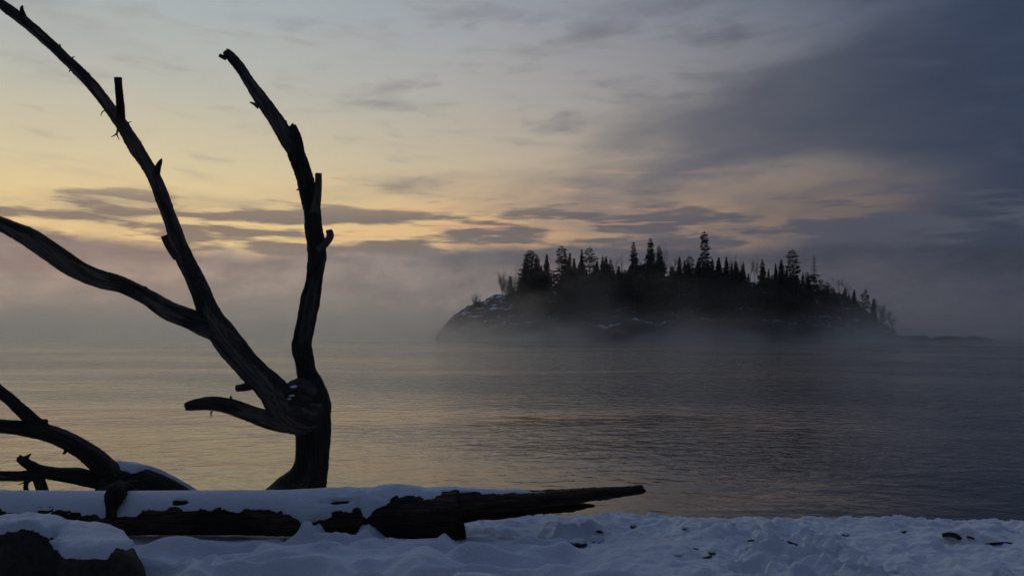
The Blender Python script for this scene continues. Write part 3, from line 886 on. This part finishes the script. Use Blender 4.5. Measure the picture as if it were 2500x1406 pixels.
    limb(root, 'stub', [(632,262,6,8.2),(620,254,3.5,8.18),(610,250,1.2,8.18)], 8.2, on=limb_a, seed=15, ridge=0.001)
    limb(root, 'stub', [(564,982,5,7.66),(564,972,3,7.66),(563,966,2.4,7.66)], 7.7, on=limb_e, seed=16, ridge=0.0005)
    limb(root, 'burl', [(760,975,30,8.1),(735,958,34,8.0),(712,955,24,7.95),(700,962,10,7.93)], 8.0, mat=M_BARK2, seed=17, knob=0.01, rough=0.12)
    for k, pts in enumerate((((258,270,1.6),(252,272,1.4),(248,277,1.2),(246,284,.7)), ((288,316,3.0),(285,326,2.2),(279,331,1.5),(271,335,.7)), ((287,318,2.5),(286,330,1.8),(289,337,1.2),(291,342,.6)),
                             ((176,142,2),(181,139,1),(184,139,.5)), ((242,212,2),(241,208,1.2),(240,204,.5)), ((340,352,2),(344,348,1.2),(345,344,.5)), ((164,664,3),(160,668,1.5),(157,669,.6)),
                             ((697,314,1.6),(703,317,1.0),(709,321,.7)), ((699,330,1.4),(705,336,.9),(708,342,.6)), ((518,1003,1.6),(516,1010,1.1),(518,1015,.8),(513,1022,.5)), ((516,1004,1.2),(513,1010,.8),(515,1018,.5)),
                             ((314,300,2),(318,298,1),(322,298,.5)), ((172,172,2.4),(169,175,1.2),(168,178,.6)))):
        Yk = 7.6 if pts[0][1] > 900 else (7.4 if pts[0][1] > 600 else 8.34)
        limb(root, 'bark_strip', pts, Yk, mat=M_BARK2, seed=30 + k, step=0.006, nseg=6, rough=0.1, ridge=0.0)
    spurs(root, limb_a, [(722,375,18,8.1),(680,303,18,8.15),(634,238,16,8.22),(583,162,13,8.3)], 8.1, 1, 1)
    spurs(root, limb_b, [(523,790,31,7.85),(490,712,23,7.9),(443,612,20,8.0),(395,478,17,8.15),(335,366,16,8.3),(238,225,14,8.45),(147,131,12.5,8.55),(52,46,12.5,8.65)], 8.0, 2, 2)
    spurs(root, limb_b, [(735,1012,50,8.02),(652,938,34,7.9),(581,863,32,7.86),(550,825,33,7.85)], 8.0, 1, 5)
    spurs(root, branch_a, [(462,778,24,7.78),(362,727,20,7.62),(248,683,22,7.45),(158,639,25,7.3),(30,560,20,7.1)], 7.8, 1, 3)
    spurs(root, trunk, [(762,1120,41),(766,975,37),(744,880,23),(746,795,23),(770,660,20),(764,520,20),(732,400,21)], 8.1, 3, 4)
    # snow lodged in the fork
    for k, (px, py, w, h, Y) in enumerate(((716,944,9,3.2,7.80), (712,966,8,2.4,7.775), (705,974,6,2,7.77))):
        c = P(px, py, Y)
        th = np.linspace(0, 2 * math.pi, 22, endpoint=False); rr = np.linspace(0, 1, 6)
        V = []
        for r in rr:
            for a in th:
                q = r * (1 + 0.5 * fbm(math.cos(a) * 1.5 + k, math.sin(a) * 1.5, 0.2, 81, 2))
                V.append(c + np.array((math.cos(a) * w / F * Y * q, -0.006 * (1 - r * r) + 0.02 * r, math.sin(a) * h / F * Y * q + 0.25 * math.cos(a) * h / F * Y * q)))
        o = mesh_obj('snow_patch', np.array(V), grid_faces(6, 22, True), M_SNOW)
        local(o, root)
build_dead_tree()

def snow_on_tube(name, info, root, lo, hi, thick, edge_f, seed, arc=112, n=70, bumpy=lambda x: 1.5):
    """snow lying along a log: a blanket over the upper side whose ragged rims dip below the bark"""
    pos, rad, tan = info['pos'][lo:hi], info['rad'][lo:hi], info['tan'][lo:hi]
    a = np.radians(np.linspace(-arc, arc, n))
    up = np.array((0, 0, 1.0))
    rows = []
    for k in range(len(pos)):
        t_ = tan[k]; u_ = up - t_ * np.dot(up, t_); u_ /= np.linalg.norm(u_); s_ = np.cross(t_, u_)     # s_: towards -y (camera) for a log running +x
        x = pos[k][0]
        nz = fbm(x * 3.6, a * 1.5, 0.0, 91 + seed, 4, 0.6) * bumpy(x); nf = fbm(x * 14.0, a * 6.0, 0.3, 92 + seed, 4, 0.6)
        front = np.degrees(a)
        lim = edge_f(x)                          # degrees from the top where the blanket ends on the near side
        d = np.where(front > 0, lim - front, 80 + front)
        d = d + 46 * fbm(x * 6.5, 0.1, 0.4, 93 + seed, 4, 0.65) + 16 * nf
        d = d - 34 * sst(vnoise(np.full_like(a, x * 5.5), a * 2.4, 0.0, 96 + seed), 0.74, 0.90) * sst(front, 18, 45)      # bare patches
        tk = thick(x) * (1 + 0.9 * nz) * sst(d, -4, 26) - 0.02 * sst(-d, -3, 8)
        tp = thick(x) * 0.9 * np.clip(np.cos(a), 0, 1) ** 2 * 0.5
        r = rad[k] * 1.02 + tk + tp * sst(d, 0, 30)
        rows.append(pos[k] + np.outer(np.cos(a) * r, u_) + np.outer(np.sin(a) * r, s_))
    V = np.array(rows).reshape(-1, 3)
    o = mesh_obj(name, V, grid_faces(len(pos), n)[:, ::-1], M_SNOW)
    local(o, root)
    return o

def build_log():
    Y = 6.95
    path = [(-260,1251,50,7.0),(0,1252,51,6.98),(300,1254,51,6.95),(520,1253,51,6.93),(720,1253,52,6.9),(900,1255,55,6.87),(1050,1258,58,6.84),(1100,1259,59,6.83),(1126,1259,58,6.83)]
    root = thing('fallen_log', (P(600, 1300, 6.9)[0], 6.9, 1.40), 'long snow-covered log lying along the shore with a splintered broken end', 'log')
    o, info = tube('log_trunk', px_path(path, Y), M_LOG, seed=21, step=0.02, nseg=64, rough=0.05, ridge=0.010, knob=0.012, cap_mat=M_LOG, cap_len=0.05)
    local(o, root)
    o, sp = tube('splinter', px_path([(980,1226,20,6.86),(1060,1228,31,6.86),(1130,1227,30,6.86),(1200,1225,25,6.87),(1300,1217,19,6.88),(1400,1209,15,6.9),(1500,1201,12.5,6.91),(1545,1197,10,6.92),(1568,1194,8,6.92)], Y), M_LOG, seed=22, step=0.012, nseg=40, rough=0.10, ridge=0.010, cap_mat=M_WOOD, cap_len=0.05, squash=1.5)
    local(o, root); o['label'] = 'long upper splinter pointing out over the water'
    o, _ = tube('splinter', px_path([(980,1254,26,6.9),(1060,1252,30,6.9),(1130,1247,25,6.9),(1200,1244,16,6.91),(1280,1243,14,6.92),(1350,1241,11,6.93),(1405,1238,9,6.94),(1447,1235,3,6.95)], Y), M_LOG, seed=23, step=0.012, nseg=36, rough=0.16, ridge=0.012, cap_mat=M_LOG, cap_len=0.04, squash=1.3)
    local(o, root); o['label'] = 'shorter dark lower splinter'
    for k, pts in enumerate(([(1230,1236,12,6.85),(1300,1231,10,6.85),(1390,1224,7,6.86),(1466,1216,2,6.87)], [(1110,1262,16,6.84),(1160,1259,10,6.84),(1220,1262,6,6.85),(1286,1256,2,6.86)],
                             [(1420,1212,8,6.88),(1480,1210,6,6.88),(1530,1207,2,6.88)])):
        o, _ = tube('splinter', px_path(pts, Y), M_LOG, seed=26 + k, step=0.012, nseg=20, rough=0.2, ridge=0.006, squash=1.2)
        local(o, root)
    o, _ = tube('branch_stub', px_path([(271,1262,9,6.82),(273,1246,12,6.78),(276,1227,17,6.75),(278,1209,23,6.75),(289,1197,21,6.84),(306,1189,13,6.98),(332,1181,11,7.15)], Y), M_LOG, seed=24, nseg=56, rough=0.28, ridge=0.017, knob=0.02, cap_mat=M_WOOD, cap_len=0.02)
    local(o, root); o['label'] = 'gnarled stub bent over the snow of the log'
    xs = [P(p, 0, 6.9)[0] for p in (0, 270, 320, 700, 760, 810, 850, 890, 905, 960, 1000, 1060, 1095, 1126)]
    ed = [76, 78, 76, 66, 96, 100, 62, 64, 90, 48, 42, 40, 38, 36]
    th_ = [.007, .008, .008, .010, .018, .020, .022, .024, .024, .024, .022, .018, -.004, -.09]
    bu_ = [.6, .6, .7, .9, 2.0, 3.0, 3.4, 3.6, 3.6, 3.6, 3.2, 2.8, 1.0, 0.2]
    snow_on_tube('snow_cap', info, root, 0, len(info['pos']) - 8, lambda x: float(np.interp(x, xs, th_)), lambda x: float(np.interp(x, xs, ed)), 1, bumpy=lambda x: float(np.interp(x, xs, bu_)))
    k1 = int(np.argmin(np.abs(sp['pos'][:, 0] - P(1335, 0, 6.88)[0])))
    snow_on_tube('snow_cap', sp, root, 2, k1, lambda x: float(np.interp(x, [P(1000, 0, 6.87)[0], P(1120, 0, 6.87)[0], P(1270, 0, 6.88)[0], P(1335, 0, 6.88)[0]], [0.016, 0.018, 0.012, -0.025])), lambda x: 30.0, 2, bumpy=lambda x: 2.5)
build_log()

def build_driftwood():
    root = thing('driftwood_snag', (P(330, 1240, 7.9)[0], 7.9, 1.38), 'low sprawling driftwood snag with dark branches and a snow-topped butt behind the log', 'driftwood')
    kw = dict(rough=0.07, ridge=0.006, knob=0.005)
    o, info = tube('trunk', px_path([(238,1176,36,7.7),(275,1176,42,7.75),(320,1184,46,7.8),(365,1196,45,7.85),(410,1214,42,7.9),(455,1236,38,7.95),(510,1262,36,8.0)], 7.8), M_BARK2, seed=41, nseg=44, rough=0.06, ridge=0.006, knob=0.008, cap_start=True)
    local(o, root)
    i0 = int(np.argmin(np.abs(info['pos'][:, 0] - P(275, 0, 7.75)[0])))
    snow_on_tube('snow_cap', info, root, i0, len(info['pos']), lambda x: 0.022, lambda x: 10.0 + 22 * math.sin(x * 9.0 + 1.0), 3)
    limb_c = limb(root, 'limb', [(290,1178,34,7.75),(262,1150,30,7.7),(240,1126,27,7.65),(208,1101,24,7.6),(165,1076,22,7.55),(118,1057,21,7.5),(70,1047,19,7.45),(20,1042,17,7.4),(-60,1036,16,7.35)], 7.6, mat=M_BARK2, seed=42, nseg=40, **kw)
    limb(root, 'branch', [(118,1056,17,7.5),(85,1030,16,7.48),(55,1004,15,7.45),(25,976,14,7.42),(0,955,14,7.4),(-60,905,13,7.35)], 7.5, mat=M_BARK2, seed=43, **kw)
    limb_d = limb(root, 'limb', [(285,1172,26,7.72),(235,1172,20,7.68),(190,1162,20,7.62),(140,1157,16,7.58),(98,1149,14.5,7.55),(72,1135,13,7.53),(56,1124,11,7.52),(45,1117,8,7.52)], 7.6, mat=M_BARK2, seed=44, cap_len=0.01, **kw)
    limb(root, 'branch', [(110,1158,14,7.56),(80,1160,13,7.5),(40,1161,12,7.44),(0,1160,12,7.4),(-70,1158,11,7.3)], 7.5, seed=45, **kw)
    limb(root, 'stub', [(92,1160,13,7.58),(98,1182,13,7.65),(108,1208,13,7.72),(128,1250,13,7.85)], 7.6, on=limb_d, mat=M_BARK2, seed=46, **kw)
    limb(root, 'root', [(84,1165,7,7.58),(70,1172,6,7.6),(63,1184,5.5,7.62),(66,1206,6,7.66),(74,1250,6,7.75)], 7.6, mat=M_BARK2, seed=47, rough=0.05, ridge=0.002)
    limb(root, 'stub', [(58,1122,8,7.52),(66,1115,5,7.52),(76,1107,1.2,7.52)], 7.5, on=limb_d, mat=M_BARK2, seed=48, rough=0.05, ridge=0.001)
    limb(root, 'stub', [(104,1040,10,7.48),(110,1030,8,7.46),(116,1028,5,7.46)], 7.5, on=limb_c, mat=M_BARK2, seed=49, rough=0.1, ridge=0.002)
    limb(root, 'stub', [(162,1092,5,7.52),(160,1102,4,7.5),(155,1107,3,7.5)], 7.5, on=limb_c, mat=M_BARK2, seed=50, rough=0.1, ridge=0.001)
    limb(root, 'stub', [(204,1114,5,7.58),(203,1124,3.5,7.57),(198,1128,2,7.57)], 7.5, on=limb_c, mat=M_BARK2, seed=51, rough=0.1, ridge=0.001)
    limb(root, 'stub', [(455,1208,4,7.95),(454,1195,3,7.95),(452,1188,1.2,7.95)], 7.9, mat=M_BARK2, seed=52, rough=0.1, ridge=0.001)
    limb(root, 'bark_strip', [(60,1176,2,7.5),(52,1180,1.4,7.5),(43,1183,.7,7.5)], 7.5, mat=M_BARK2, seed=53, step=0.006, nseg=6, rough=0.1, ridge=0.0)
build_driftwood()

# ------------------------------------------------------------------ boulder with its snow
import bmesh
def hull_mesh(groups, voxel):
    V, Fc = [], []
    for pts in groups:
        bm = bmesh.new()
        for p in pts: bm.verts.new(p)
        bmesh.ops.convex_hull(bm, input=bm.verts)
        bm.verts.ensure_lookup_table(); bm.verts.index_update()
        used = {}
        o = len(V)
        for v_ in bm.verts:
            used[v_.index] = o + len(used); V.append(tuple(v_.co))
        for f in bm.faces: Fc.append([used[v_.index] for v_ in f.verts])
        bm.free()
    me = bpy.data.meshes.new('tmp'); me.from_pydata(V, [], Fc); me.update()
    ob = bpy.data.objects.new('tmp', me); COL.objects.link(ob)
    md = ob.modifiers.new('r', 'REMESH'); md.mode = 'VOXEL'; md.voxel_size = voxel
    ms = ob.modifiers.new('s', 'SMOOTH'); ms.factor = 0.5; ms.iterations = 5
    dg = bpy.context.evaluated_depsgraph_get()
    ev = bpy.data.meshes.new_from_object(ob.evaluated_get(dg))
    bpy.data.objects.remove(ob); bpy.data.meshes.remove(me)
    n = len(ev.vertices)
    co = np.empty(n * 3); ev.vertices.foreach_get('co', co); co = co.reshape(-1, 3)
    no = np.empty(n * 3); ev.vertices.foreach_get('normal', no); no = no.reshape(-1, 3)
    fs = [tuple(p.vertices) for p in ev.polygons]
    bpy.data.meshes.remove(ev)
    return co, no, fs

def build_boulder():
    A = [P(*p) for p in ((15,1286,5.40),(60,1276,5.42),(140,1280,5.5),(235,1292,5.75),(5,1298,5.28),(60,1286,5.25),(112,1298,5.22),(128,1350,5.2),(0,1470,5.2),(128,1470,5.15),
                         (-60,1400,6.2),(270,1420,6.2),(-120,1300,5.6),(-120,1470,5.4),(268,1300,5.85),(280,1312,5.85))]
    B = [P(*p) for p in ((150,1362,5.08),(220,1358,5.05),(310,1354,5.1),(340,1376,5.1),(354,1402,5.05),(130,1500,4.95),(362,1500,5.0),(334,1345,5.35),(296,1312,5.8),(250,1292,5.8),(150,1286,5.5),(350,1440,6.0),(140,1320,5.3))]
    co, no, fs = hull_mesh([A, B], 0.018)
    nz = fbm(co[:, 0] * 7, co[:, 1] * 7, co[:, 2] * 7, 111, 5, 0.6); ns = fbm(co[:, 0] * 40, co[:, 1] * 40, co[:, 2] * 40, 112, 3)
    rock = co + no * (nz * 0.06 + ns * 0.014)[:, None]
    root = thing('boulder', (P(140, 1440, 5.4)[0], 5.4, 1.42), 'dark rough boulder half covered by a slab of snow in front of the log', 'boulder')
    local(mesh_obj('rock', rock, fs, M_ROCK), root)
    pr = 1250 + rock[:, 0] / rock[:, 1] * F
    m = no[:, 2] + 0.46 * fbm(co[:, 0] * 5, co[:, 1] * 5, co[:, 2] * 5, 113, 4, 0.6) * 2
    lumpy = 0.5 + 0.9 * (fbm(co[:, 0] * 4.5, co[:, 1] * 9, co[:, 2] * 5, 114, 2) + 0.35)
    right_edge = 1 - sst(rock[:, 0] - P(318, 0, 5.4)[0], -0.03, 0.05)
    tk = (0.046 * lumpy * sst(m, 0.45, 0.85) + 0.012) * right_edge * sst(m, 0.40, 0.60) - 0.035 * (1 - sst(m, 0.34, 0.54) * right_edge)
    sn = rock + (no * 0.45 + np.array((0, 0, 0.55))) * tk[:, None]
    sn = sn + no * (fbm(co[:, 0] * 11, co[:, 1] * 11, co[:, 2] * 11, 115, 2) * 0.012 * sst(tk, 0, 0.03))[:, None]
    keep = [f for f in fs if max(tk[i] for i in f) > -0.02]
    ids = sorted({i for f in keep for i in f}); mp = {j: k for k, j in enumerate(ids)}
    local(mesh_obj('snow_cap', sn[ids], [tuple(mp[i] for i in f) for f in keep], M_SNOW), root)
build_boulder()

# ------------------------------------------------------------------ stones and sticks poking out of the trampled snow
def at_ground(px, py):
    """walk along the sight line of a pixel until it meets the snow"""
    Y = np.arange(5.0, 8.6, 0.01)
    hit = np.nonzero(EYE + (HOR - py) / F * Y <= snow_z((px - 1250.0) / F * Y, Y))[0]
    return P(px, py, Y[hit[0]] if len(hit) else 7.5)

def build_stones():
    for k, (px, py, w, h, lab) in enumerate((
        (1412,1320,34,13,'low rounded dark stone beside the snow-capped driftwood clump'),
        (1457,1316,26,24,'dark angular stone leaning in the snow below a bent twig'),
        (1658,1354,18,8,'small dark rounded stone in the trampled snow near loose sticks'),
        (1738,1345,16,9,'small jagged dark stone beside a snow lump near loose sticks'),
        (1545,1280,14,10,'dark stone half buried in a hollow under the snow lip'),
        (1672,1288,10,7,'tiny dark stone nearly covered below the snow edge'),
        (2062,1302,16,8,'small dark stone in the snow between two stick ends'))):
        c = at_ground(px, py + h * 0.3)
        rx, rz = 0.62 * w / F * c[1], 0.55 * h / F * c[1]
        th = np.linspace(0, math.pi, 16); ph = np.linspace(0, 2 * math.pi, 26, endpoint=False)
        TH, PH = np.meshgrid(th, ph, indexing='ij')
        d = np.stack([np.sin(TH) * np.cos(PH), np.sin(TH) * np.sin(PH), np.cos(TH)], -1)
        r = 1 + 0.9 * fbm(d[..., 0] * 1.5 + k * 3, d[..., 1] * 1.5, d[..., 2] * 1.5, 121, 4, 0.55)
        V = (d * r[..., None] * np.array((rx, rx * 0.9, rz * 1.3))).reshape(-1, 3)
        o = mesh_obj('stone', V, grid_faces(16, 26, True)[:, ::-1], M_STONE)
        o.location = (c[0], c[1], c[2] - rz * 0.35)
        tag(o, lab, 'stone')
        m_ = (d[..., 2] + 0.9 * fbm(d[..., 0] * 2 + k, d[..., 1] * 2, d[..., 2] * 2, 122, 3)).ravel()
        tk = 0.012 * sst(m_, 0.35, 0.75) - 0.004 * (1 - sst(m_, 0.2, 0.45))
        V2 = V + d.reshape(-1, 3) * tk[:, None]
        mesh_obj('snow_cap', V2, grid_faces(16, 26, True)[:, ::-1], M_SNOW, o)
    sticks = (
        (((1440,1308),(1452,1298),(1466,1298),(1477,1305)), 2.6, 'thin bent twig arching over a dark stone in the snow'),
        (((2300,1306),(2320,1304),(2338,1310),(2349,1322),(2352,1334)), 6.0, 'thick curved dark stick arching out of the snow past the stones'),
        (((2396,1330),(2420,1327),(2450,1325),(2475,1326)), 3.2, 'long straight stick lying flat in the snow past the curved stick'),
        (((1716,1362),(1730,1359),(1742,1356)), 2.4, 'short pale stick lying by the small stones'),
        (((1692,1338),(1704,1340),(1716,1342)), 1.8, 'sliver of driftwood crossing a snow lump'),
        (((1826,1320),(1850,1317),(1872,1318)), 2.2, 'short stick lying behind the small stones in the rough snow'),
        (((1895,1318),(1920,1322),(1946,1330)), 3.0, 'slanting dark stick half sunk in the rough snow'),
        (((2188,1308),(2200,1300),(2212,1297)), 3.0, 'short stick end rising from the snow before the curved stick'),
        (((2356,1310),(2368,1311),(2378,1314)), 2.6, 'stub of stick beside the curved dark stick'),
    )
    for k, (pts, hw, lab) in enumerate(sticks):
        c = at_ground(*pts[len(pts) // 2])
        Y = c[1]
        path = np.array([list(P(px, py, Y + 0.03 * math.sin(i * 2.1 + k))) + [hw / F * Y * (0.75 if i in (0, len(pts) - 1) else 1.0)] for i, (px, py) in enumerate(pts)])
        o, _ = tube('stick', path, M_LOG, seed=60 + k, step=0.008, nseg=14, rough=0.12, ridge=0.0012, cap_start=True)
        root_loc = np.array(path[len(path) // 2][:3])
        me = o.data
        co = np.empty(len(me.vertices) * 3); me.vertices.foreach_get('co', co)
        me.vertices.foreach_set('co', (co.reshape(-1, 3) - root_loc).ravel()); me.update()
        o.location = tuple(root_loc)
        tag(o, lab, 'stick')
build_stones()
# ------------------------------------------------------------------ air: thin haze everywhere, steam lying on the lake
def box_obj(name, lo, hi, mat):
    (x0, y0, z0), (x1, y1, z1) = lo, hi
    V = [(x, y, z) for z in (z0, z1) for y in (y0, y1) for x in (x0, x1)]
    Fc = [(0, 2, 3, 1), (4, 5, 7, 6), (0, 1, 5, 4), (2, 6, 7, 3), (0, 4, 6, 2), (1, 3, 7, 5)]
    return structure(mesh_obj(name, V, Fc, mat, smooth=False), 'stuff')

def build_air():
    m = bpy.data.materials.new('haze'); m.use_nodes = True
    t_ = m.node_tree; t_.nodes.clear()
    pv = t_.nodes.new('ShaderNodeVolumePrincipled'); out = t_.nodes.new('ShaderNodeOutputMaterial')
    pv.inputs['Color'].default_value = (0.93, 0.94, 0.96, 1); pv.inputs['Density'].default_value = 0.00008
    pv.inputs['Anisotropy'].default_value = 0.55
    t_.links.new(pv.outputs[0], out.inputs['Volume'])
    box_obj('haze', (-6100, -6100, -1.5), (6100, 6100, 46), m)

    def steam_mat(name, rate):
        m = bpy.data.materials.new(name); m.use_nodes = True
        t_ = m.node_tree; t_.nodes.clear()
        pv = t_.nodes.new('ShaderNodeVolumePrincipled'); out = t_.nodes.new('ShaderNodeOutputMaterial')
        pv.inputs['Color'].default_value = (0.99, 0.99, 0.99, 1); pv.inputs['Anisotropy'].default_value = 0.85
        p, n = geo_pos(t_)
        x, y, z = split(t_, p)
        n1 = noise(t_, xyz(t_, x / 15.0, y / 30.0, z / 8.0), 1.0, 2.5, 0.6)
        k1 = smooth(n1, 0.40, 0.62)
        far = smooth(y, 230.0, 420.0)
        hs = k1 * (far * 13.0 + 2.6) + 1.0                       # local height of the steam
        dens = (z * -1.0 / hs).f('EXPONENT')
        near = smooth(y, 60.0, 215.0)
        d = dens * (k1 * 1.6 + 0.16) * near * (far * 0.006 + 0.016)
        def plume(cx, cy, rx, ry, hz, k):
            qx = (x - cx) / rx; qy = (y - cy) / ry
            return (qx * qx * -1.0 - qy * qy - z / hz).f('EXPONENT') * (k1 * 1.1 + 0.12) * k
        if rate < 0.5:
            d = d + plume(8, 210, 22, 20, 5.0, 0.060) + plume(80, 210, 14, 18, 4.0, 0.024) + plume(45, 204, 70, 14, 1.6, 0.055)
        t_.links.new(d.s, pv.inputs['Density'])
        t_.links.new(pv.outputs[0], out.inputs['Volume'])
        m.cycles.volume_step_rate = rate
        return m
    box_obj('lake_steam', (-190, 30, 0.02), (190, 236, 26), steam_mat('near_steam', 0.45))
    box_obj('lake_steam', (-420, 236.05, 0.02), (420, 760, 40), steam_mat('far_steam', 0.6))
build_air()
